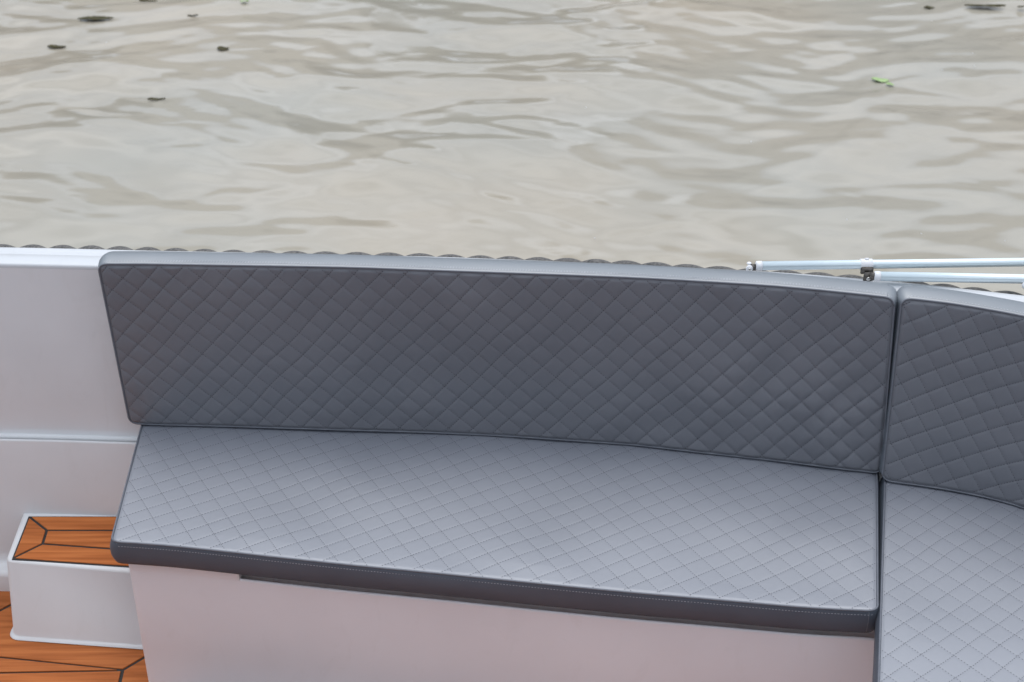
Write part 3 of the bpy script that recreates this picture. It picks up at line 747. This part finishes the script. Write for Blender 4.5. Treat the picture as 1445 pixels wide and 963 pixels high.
link('bracket', box(W0 - unit(W1 - W0) * .009, .012, .010, .016, unit(W1 - W0)), M_DARKMET, fr_)
link('bracket', box(U0 - ut * .013 + np.array([0, 0, -.003]), .016, .010, .012, ut), M_DARKMET, fr_)
h0 = U0 - ut * .021 + np.array([0, 0, -.004])
link('hinge_cap', dome(h0 + ndir * .004, .0078, ndir), M_CAPW, fr_)
link('hinge_cap', dome(h0 + np.array([0, .004, .008]), .0052, (0, 0, 1)), M_CAPW, fr_)
link('screw', dome(h0 + ndir * .009, .0035, ndir), M_STEEL, fr_)

e_ = at(1447, 403, 1.04)
link('clip', dome(e_, .008, (0, -1, .3)), M_CAPW, fr_)

# ------------------------------------------------------------------ things afloat
def leafmat(name, a, b): return noise_mat(name, a, b, 30, .6, .3, 200, .12)
M_LB = leafmat('brown_wet_leaf', (.030, .026, .010), (.085, .075, .032))
M_LG = leafmat('fresh_green_leaf', (.30, .42, .18), (.40, .52, .26))
def leaf(u, v, lw, hh, rot, label, mat=M_LB, seed=0, curl=.004):
    """lw x hh: leaf length and breadth in metres on the water"""
    r = np.random.RandomState(seed); n, m = 15, 5
    P = np.zeros((n, m, 3)); s = np.linspace(0, 1, n)
    wd = np.sin(np.pi * s ** .85) ** .8 * (1 + .12 * r.normal(size=n)); wd[0] = .03; wd[-1] = .02
    bend = .12 * np.sin(s * 3 + r.rand() * 3)
    for j, k in enumerate(np.linspace(-1, 1, m)):
        P[:, j, 0] = (s - .5) * lw; P[:, j, 1] = k * wd * hh / 1.5 + bend * hh
        P[:, j, 2] = curl * (abs(k) ** 1.5) * (.6 + .4 * np.sin(s * 7 + k)) + curl * .6 * np.sin(s * 5 + r.rand() * 6)
    c, sn = math.cos(rot), math.sin(rot); x, y = P[..., 0].copy(), P[..., 1].copy(); P[..., 0], P[..., 1] = c * x - sn * y, sn * x + c * y
    o = link('floating_leaf', grid_mesh('floating_leaf', P), mat)
    md = o.modifiers.new('t', 'SOLIDIFY'); md.thickness = .0008
    p = at(u, v, .0); p = at(u, v, wave(p[0], p[1]) + .006); o.location = p; tag(o, label, 'leaf', 'leaves floating on the water')
    return o
leaf(135, 26, .20, .055, .12, 'largest dark brown leaf afloat near the upper left corner', seed=1)
leaf(80, 66, .10, .035, .05, 'small dark leaf afloat nearest the left edge', seed=2)
leaf(315, 69, .062, .05, .2, 'short curled olive leaf afloat right of the two left leaves', seed=3)
leaf(221, 140, .085, .022, .25, 'thin dark leaf afloat nearest the boat on the left', seed=4)
leaf(209, 1, .11, .035, 0, 'dark leaf cut off by the top edge on the left', seed=5)
leaf(272, 22, .06, .014, 0, 'tiny dark sliver of leaf afloat near the top', seed=6)
leaf(1390, 8, .235, .04, -.03, 'long ragged olive leaf afloat in the upper right corner', seed=7)
leaf(1311, 11, .06, .03, 0, 'small olive leaf afloat left of the long ragged one', seed=8)
leaf(1442, 10, .05, .02, 0, 'dark scrap of leaf at the right edge beside the long ragged one', seed=9)
leaf(1242, 113, .085, .045, -.3, 'bright green leaf afloat on the right', M_LG, 10)
leaf(1256, 119.5, .045, .022, -.6, 'small bright green leaf tip touching the bright green leaf', M_LG, 12)
leaf(345, 2, .05, .02, .1, 'tiny pale green leaf at the top edge', M_LG, 13)
bm = bmesh.new()
for (u, v) in [(920, 152), (827, 152), (1060, 200), (839, 336), (1195, 310), (1300, 330), (1418, 340), (1330, 99), (1315, 30), (30, 240), (1030, 294), (1373, 75), (1375, 93), (150, 60), (640, 18)]:
    g = bmesh.ops.create_icosphere(bm, subdivisions=1, radius=.0025 + .0015 * random.random())
    p = at(u, v, .0); p = at(u, v, wave(p[0], p[1]) + .001)
    for x in g['verts']: x.co = Vector((x.co.x + p[0], x.co.y + p[1], x.co.z * .4 + p[2]))
me = bpy.data.meshes.new('floating_specks'); bm.to_mesh(me); bm.free()
sp = link('floating_specks', me, M_CAPW); tag(sp, 'scattered pale specks of pollen and fluff on the water', 'specks', kind='stuff')
